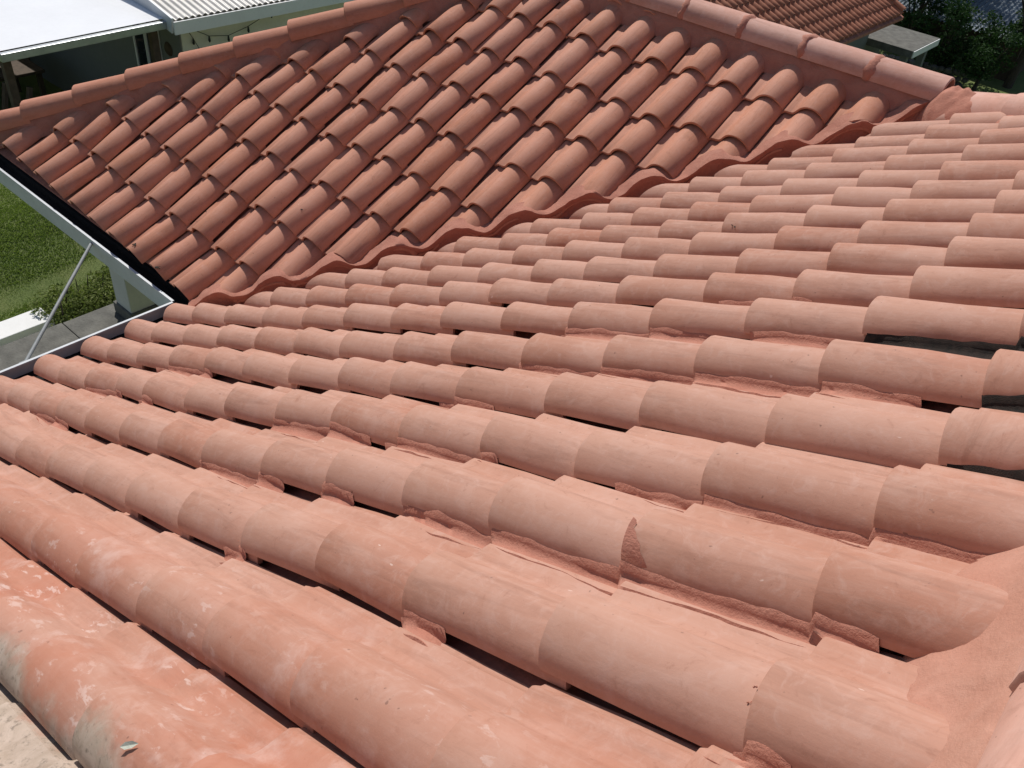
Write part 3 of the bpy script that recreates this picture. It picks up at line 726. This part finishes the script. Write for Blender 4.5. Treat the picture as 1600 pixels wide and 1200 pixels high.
for i in range(n+1):
    y = 1.38+(3.40-1.38)*i/n
    for x in (-5.99-.075*i/n, -10.6): V.append((x, y, -.545+(-x-6)*.055))
for i in range(n): F.append((2*i, 2*i+2, 2*i+3, 2*i+1))
loc(link('roof_sheet', mesh('roof_sheet', V, F, 30), M['patio_roof']), pr)
mr = Matrix.Translation((-5.975, 1.36, 0)) @ Matrix.Rotation(math.atan2(.075, 1.86), 4, 'Z')
loc(MB().box((-.01, 0, -.635), (.06, 1.88, -.555), mr).build('gutter', M['grey_metal'], bevel=.006), pr)
loc(MB().box((-10.6, 1.385, -.63), (-6.05, 1.42, -.56)).build('beam', M['black']), pr)
for x, y in ((-6.15, 1.47), (-8.3, 1.47), (-10.4, 1.47), (-6.25, 3.15)):
    loc(MB().box((x-.04, y-.04, G-.1), (x+.04, y+.04, -.60)).build('post', M['wood']), pr)
loc(MB().box((-10.7, 1.4, G-.1), (-10.61, 3.44, -.35)).build('added_back_wall', M['wood']), pr)  # dark wall added to keep light out of the patio
loc(MB().box((-10.6, 1.5, G-.1), (-6.1, 3.44, G+.09)).build('floor_slab', M['concrete']), pr)
tb = empty('patio_table', (-9.5, 2.6, G+.09)); tag(tb, 'small dark table standing in the shade of the patio shelter', 'table')
loc(MB().box((-10.05, 2.2, G+.78), (-9.05, 3.0, G+.82)).build('table_top', M['wood'], bevel=.006), tb)
for x in (-9.98, -9.12):
    for y in (2.27, 2.93): loc(MB().box((x-.03, y-.03, G+.09), (x+.03, y+.03, G+.779)).build('leg', M['wood']), tb)
pp = empty('potted_plant', (-7.35, 3.1, G+.09)); tag(pp, 'spiky potted plant beside the shaded wall in the patio', 'plant')
loc(MB().tube([(-7.35, 3.1, G+.09), (-7.35, 3.1, G+.3), (-7.35, 3.1, G+.45), (-7.35, 3.1, G+.47)], [.11, .15, .17, .16], 14).build('pot', M['concrete'], smooth=40), pp)
mb = MB()
for k in range(26):
    a = rg.uniform(0, 6.28); l = rg.uniform(.35, .6); d = Vector((math.cos(a), math.sin(a), 0)); sd_ = Vector((-d.y, d.x, 0))*.018; B_ = Vector((-7.35, 3.1, G+.47))
    P1 = B_+d*l*.4+Vector((0, 0, l*.8)); P2 = B_+d*l+Vector((0, 0, l*.75))
    mb.add([B_-sd_*.5, B_+sd_*.5, P1+sd_, P1-sd_, P2], [(0, 1, 2, 3), (3, 2, 4)])
loc(mb.build('frond', M['palm']), pp)
for k in range(2):
    x0 = -8.2-k*1.15; c = empty('patio_chair', (x0, 1.95, G+.09))
    tag(c, ['dark patio chair nearest the open front of the shelter', 'dark patio chair deeper inside the shelter'][k], 'chair', 'patio chairs')
    for sx in (-.2, .2):
        for sy in (-.2, .2): loc(MB().box((x0+sx-.018, 1.95+sy-.018, G+.09), (x0+sx+.018, 1.95+sy+.018, G+(.53 if sy > 0 else .98))).build('leg', M['black']), c)
    loc(MB().box((x0-.23, 1.72, G+.531), (x0+.23, 2.18, G+.565)).build('seat', M['wood'], bevel=.006), c)
    loc(MB().box((x0-.23, 1.725, G+.70), (x0+.23, 1.745, G+1.02)).build('backrest', M['wood'], bevel=.006), c)
tk = empty('timber_stack', (-6.5, 1.1, G)); tag(tk, 'weathered timber planks leaning at the corner of the patio shelter', 'timber')
for k in range(4):
    loc(MB().tube([(-6.9+.1*k, .7+.22*k, G), (-7.0+.1*k, 1.25+.2*k, -1.05-.06*k)], .035, 6).build('plank', M['wood']), tk)

for o in (ch, sl_, pr, tb, pp, tk, bpy.data.objects['patio_chair'], bpy.data.objects['patio_chair.001']):   # the plot next door lies a little farther off and lower
    o.location = (1.173*o.location.x-.699, 1.173*o.location.y+.394, 1.173*o.location.z-.554); o.scale = (1.173,)*3
for o in (ch, sl_, pr, tb, pp, tk, bpy.data.objects['patio_chair'], bpy.data.objects['patio_chair.001']):
    o.location = Vector((-8.008, 2.075, -1.199)) + 1.10*(o.location-Vector((-7.725, 2.013, -1.199))); o.scale = (1.29,)*3
wp.matrix_basis = Matrix.Translation(Vector((-8.008, 2.075, -1.199))-1.10*Vector((-7.725, 2.013, -1.199))) @ Matrix.Diagonal((1.1, 1.1, 1.1, 1)) @ Matrix.Translation((-.699, .394, -.554)) @ Matrix.Diagonal((1.173, 1.173, 1.173, 1))
# ------------------------------------------------------------------ neighbour on the right, lower down the hill
nh = empty('brown_tiled_house', (-7, 18, ground_z(-7, 18))); tag(nh, 'neighbouring house with small weathered brown tiles at top right', 'house')
NX, NZ, NY0, NY1, np_ = -3.36, -3.2, 12.5, 21.35, .48
ncs = 1/math.sqrt(1+np_*np_); k = .80
items = []
for r in range(0, 43):
    for c in range(0, 15):
        o = Vector((NX-c*.285*ncs, NY0+.1+r*S*k, NZ+np_*c*.285*ncs))
        if o.y > NY1-.18: continue
        U = Vector((0, 1, 0)); v = Vector((-ncs, 0, np_*ncs)); nn = U.cross(v); v = (v-nn*.055).normalized(); nn = U.cross(v)
        items.append((TILES[(r+c) % 4], frame(o+nn*random.uniform(-.004, .004), U*k, v*k*.93, nn*k)))
sl2 = loc(link('roof_slope', mesh('roof_slope', [(NX+.03, NY0, NZ-.07), (NX+.03, NY1, NZ-.07), (NX-4, NY1, NZ+4*np_-.055), (NX-4, NY0, NZ+4*np_-.055), (NX+.03, NY0, NZ-.13), (NX+.03, NY1, NZ-.13), (NX-4, NY1, NZ+4*np_-.12), (NX-4, NY0, NZ+4*np_-.12)],
     [(0, 1, 2, 3), (7, 6, 5, 4), (0, 4, 5, 1), (1, 5, 6, 2), (2, 6, 7, 3), (3, 7, 4, 0)]), M['deck']), nh)
o = join_stuff('weathered_tiles', items, M['fartile'], sl2)
o.matrix_local = sl2.matrix_world.inverted() if False else Matrix.Translation(Vector((0, 0, 0)))
sl2.matrix_local = Matrix.Translation(-nh.location)
for j in range(14):
    P = Vector((NX-j*.32*ncs, NY1-.06, NZ+.07+np_*j*.32*ncs)); v = Vector((-ncs, 0, np_*ncs)); u = Vector((0, 1, 0)); nn = u.cross(v); v = (v-nn*.05).normalized(); nn = u.cross(v)
    ob = link('verge_cap', cap_mesh(.36, .33, 1.5, M['fartile']) if j == 0 else vm, None, nh); vm = ob.data
    ob.matrix_local = Matrix.Translation(-nh.location) @ frame(P, u*.8, v*.8, nn*.8)
loc(MB().box((NX-6.5, NY0+.3, -6.6), (NX-.5, NY1-.25, NZ+.02)).build('wall', M['plaster_shade']), nh)
cn = empty('concrete_canopy', (-3.5, 22.2, ground_z(-3.5, 22))); tag(cn, 'weathered flat concrete canopy slab beside the brown tiled house', 'canopy')
loc(MB().box((-4.15, 21.4, -4.17), (-2.86, 23.15, -4.0)).build('slab', M['concrete'], bevel=.01), cn)
loc(MB().box((-2.859, 21.42, -4.165), (-2.835, 23.13, -4.01)).build('slab_edge', M['white'], bevel=.004), cn)
for y in (21.6, 22.95): loc(MB().box((-3.15, y-.08, -6.4), (-2.99, y+.08, -4.175)).build('post', M['plaster_shade']), cn)
loc(MB().box((-4.6, 21.5, -6.4), (-4.16, 23.1, -4.05)).build('wall', M['plaster_shade']), cn)
fs_ = empty('metal_shed', (-2.6, 29, ground_z(-2.6, 29))); tag(fs_, 'shed with dull blue grey corrugated roof behind dark trees at top right', 'shed')
V = []; F = []; nn_ = 340
for i in range(nn_+1):
    x = -5.4+4.0*i/nn_; dz = .018*math.sin(x*2*math.pi/.12); V += [(x, 26.3, -4.45+dz), (x, 32.5, -3.35+dz)]
for i in range(nn_): F.append((2*i, 2*i+2, 2*i+3, 2*i+1))
loc(link('roof', mesh('roof', V, F, 80), M['bluecorr']), fs_)
loc(MB().box((-5.2, 26.7, -6.4), (-1.6, 32.2, -4.55)).build('wall', M['wood']), fs_)
sw = empty('stone_wall', (-3.6, 25.6, ground_z(-3.6, 25.6))); tag(sw, 'low dark dry stone wall at the edge of the shaded lawn', 'wall')
for i in range(14):
    for j in range(3):
        t = (i+.5*(j % 2))/14; x, y = -4.9+2.6*t, 24.6+.9*t; sz = rg.uniform(.11, .16)
        ob = link('stone', CR[(i+j) % 4].copy() if i < 4 and j == 0 else CR[(i*3+j) % 4].copy(), None, sw); ob.data.materials.clear(); ob.data.materials.append(M['stone'])
        ob.matrix_local = Matrix.Translation(Vector((x, y, ground_z(x, y)+.08+.17*j))-sw.location) @ Matrix.Rotation(rg.uniform(0, 6), 4, 'Z') @ Matrix.Diagonal((sz, sz*.9, sz*.72, 1))
def shift(root, ref, new, k):
    root.location = Vector(new) + k*(root.location-Vector(ref)); root.scale = (k, k, k)
shift(nh, (-3.36, 21.35, -3.2), (-4.18, 24.58, -3.2), 1.27)
shift(cn, (-3.5, 22.2, -4.0), (-4.24, 25.26, -4.0), 1.20)
shift(fs_, (-2.6, 26.3, -4.4), (-3.29, 30.34, -4.4), 1.22)
shift(sw, (-3.6, 25.2, -5.6), (-4.24, 28.38, -5.6), 1.15)
def tree(x, y, h, rad, n, label, lsz=.16, mat='leaf', base=.35, kind='tree'):
    z = ground_z(x, y); t = empty('shade_tree' if kind == 'tree' else 'leafy_shrub', (x, y, z)); tag(t, label, kind, 'dark trees beyond the house')
    rg = random.Random(int(x*100+y*7)); mb = MB()
    mb.tube([(x, y, z-.1), (x+rg.uniform(-.1, .1), y, z+h*.3), (x+rg.uniform(-.2, .2), y+rg.uniform(-.2, .2), z+h*.75)], [h*.035, h*.026, h*.012], 8)
    cr = MB()
    for k in range(15):
        a = rg.uniform(0, 6.28); q = rg.uniform(.1, .8); zz = z+h*rg.uniform(base, .92)
        c = (x+math.cos(a)*rad*q, y+math.sin(a)*rad*q, zz)
        mb.tube([(x, y, z+h*base*.8), ((x+c[0])/2, (y+c[1])/2, (z+h*base+zz)/2), c], [h*.012, h*.008, h*.004], 5)
        s_ = rad*rg.uniform(.30, .48); leaves(cr, c, (s_, s_, s_*.75), n//15, lsz, rg, .3)
    loc(mb.build('trunk', M['bark'], smooth=60), t); loc(cr.build('crown', M[mat]), t)
for a in [(-5.9, 26.6, 4.6, 1.6, 5200, 'dark leafy tree between the concrete canopy and blue roof'), (-1.25, 26.4, 4.0, 1.25, 5200, 'glossy broad leaved tree at the right edge of the view'),
          (-6.6, 33.5, 6, 2.6, 5200, 'dark tree behind the brown tiled house verge'), (-2.2, 35.5, 6.5, 2.8, 5200, 'tall dark tree standing behind the blue roofed shed'), (1.2, 33.0, 6, 2.6, 4200, 'dark tree farthest right beyond the ridge'),
          (-11, 31, 6.5, 3, 4200, 'dark tree hidden mostly behind the ridge line'), (-4.8, 29.6, 5.2, 1.7, 4200, 'dark tree overhanging the left end of the blue roof')]:
    tree(a[0]-.65, a[1]+3.9, a[2]*1.1, a[3]*1.15, *a[4:])
for a in [(-3.2, 24.9, 2.3, 1.0, 3600, 'low dark shrub behind the stone wall', .13, 'leaf', .2, 'shrub'), (-1.9, 25.0, 2.0, .95, 3600, 'dark shrub left of the glossy tree', .13, 'leaf', .2, 'shrub'), (-4.6, 25.9, 2.6, 1.0, 3600, 'dark shrub just behind the concrete canopy', .13, 'leaf', .2, 'shrub')]:
    tree(a[0]-.65, a[1]+3.9, a[2]*1.1, a[3]*1.15, *a[4:])

# ------------------------------------------------------------------ litter lying on the tiles
def surfA(x, y, h=0):
    r = math.floor(-y+A0); u = -y+A0-r; return (roll_pt(r, x/E, u, h))*S, u
def surfB(x, y, h=0):
    r = math.ceil(-x-B0); u = x+r+B0; c = int(math.floor(y/E)); a = baseB(r, c); b = baseB(r, c+1)-NB*(TH+.012); t = y/E-c
    return (a+(b-a)*t+UB*u+NB*(Hprof(u, PROFB)+h))*S, u
def clump(name, P, n, size, label, cat, mat, seed):
    rg = random.Random(seed); items = []
    for i in range(n):
        q = P+Vector((rg.gauss(0, size*.45), rg.gauss(0, size*.45), 0)); z = rg.uniform(.25, .5)*size
        items.append((CR[rg.randrange(4)], Matrix.Translation(q+Vector((0, 0, z*.15))) @ Matrix.Rotation(rg.uniform(0, 6), 4, 'Z') @ Matrix.Diagonal((z, z*.7, z*.35, 1))))
    bm = bmesh.new()
    for me, m in items:
        b2 = bmesh.new(); b2.from_mesh(me); b2.transform(m); tmp = bpy.data.meshes.new('t'); b2.to_mesh(tmp); b2.free(); bm.from_mesh(tmp); bpy.data.meshes.remove(tmp)
    me = bpy.data.meshes.new(name); bm.to_mesh(me); bm.free(); me.materials.clear(); me.materials.append(mat)
    return tag(link(name, me), label, cat, 'dry moss clumps on the tiles')
M['moss'] = simple('dry_black_moss', (.045, .038, .028), .95, .5, 60, .6)
LIT = [('B', -1.93, 0.02, 0.03, 'large dark moss clump on the far eave tile nearest the corner'), ('B', -3.09, 0.15, 0.024, 'dark moss clump on a far eave tile, second along from the corner'), ('B', -2.63, 1.72, 0.016, 'small brown moss speck on a far tile of the second course'), ('B', 0.06, 2.79, 0.012, 'tiny brown speck on a tile close above the valley'), ('A', 10.65, 3.13, 0.016, 'small black moss clump at a tile end, left of the lower pair'), ('A', 11.94, 2.79, 0.018, 'black moss clump on the near slope, right of the lower pair'), ('A', 9.28, 3.85, 0.022, 'dark moss clump at a tile joint below the valley'), ('A', 8.29, 4.62, 0.024, 'dark moss cluster right beside the valley, upper of two'), ('A', 7.73, 4.67, 0.022, 'dark moss cluster right beside the valley, left of two'), ('A', 7.49, 4.05, 0.02, 'dark moss clump on a tile below the valley clusters'), ('A', 11.23, 7.63, 0.022, 'black moss clump near the top end of the valley'), ('A', 10.9, 4.34, 0.012, 'thin dark moss streak on a tile of the upper near slope'), ('A', 7.02, -2.16, 0.016, 'small dark moss clump in the middle of the near slope')]
for i, (sl_k, x, y, sz, label) in enumerate(LIT):
    P, u = (surfA if sl_k == 'A' else surfB)(x, y)
    clump('moss_clump', P-Vector((0, 0, .002)), 9, sz*.75, label, 'moss', M['moss'], i+40)
P, u = surfA(13.99, 0.7, .02)
tag(MB().tube([P+Vector((-.016, .004, -.002)), P+Vector((0, 0, .001)), P+Vector((.018, -.005, .001))], [.0025, .003, .002], 6).build('twig', M['bark']), 'short dark twig lying on a tile crest at right', 'twig')
P, u = surfA(12.21, -7.73, .03)
M['dryleaf'] = simple('pale_dry_leaf', (.58, .60, .50), .6, .15, 40, .2)
a = Vector((.62, .62, .30)).normalized(); b = a.cross(Vector((0, -.5, 1)).normalized()).normalized(); n_ = b.cross(a)
L = [P-a*.016, P-a*.0065+b*.006+n_*.001, P+a*.0065+b*.0055+n_*.0015, P+a*.017, P+a*.0065-b*.0055+n_*.0015, P-a*.0065-b*.006+n_*.001, P-a*.0065-n_*.001, P+a*.0065-n_*.001]
tag(link('fallen_leaf', mesh('fallen_leaf', L, [(0, 6, 1), (1, 6, 7, 2), (2, 7, 3), (0, 5, 6), (5, 4, 7, 6), (4, 3, 7)]), M['dryleaf']), 'small pale leaf lying on the scuffed red tile at lower left', 'leaf')
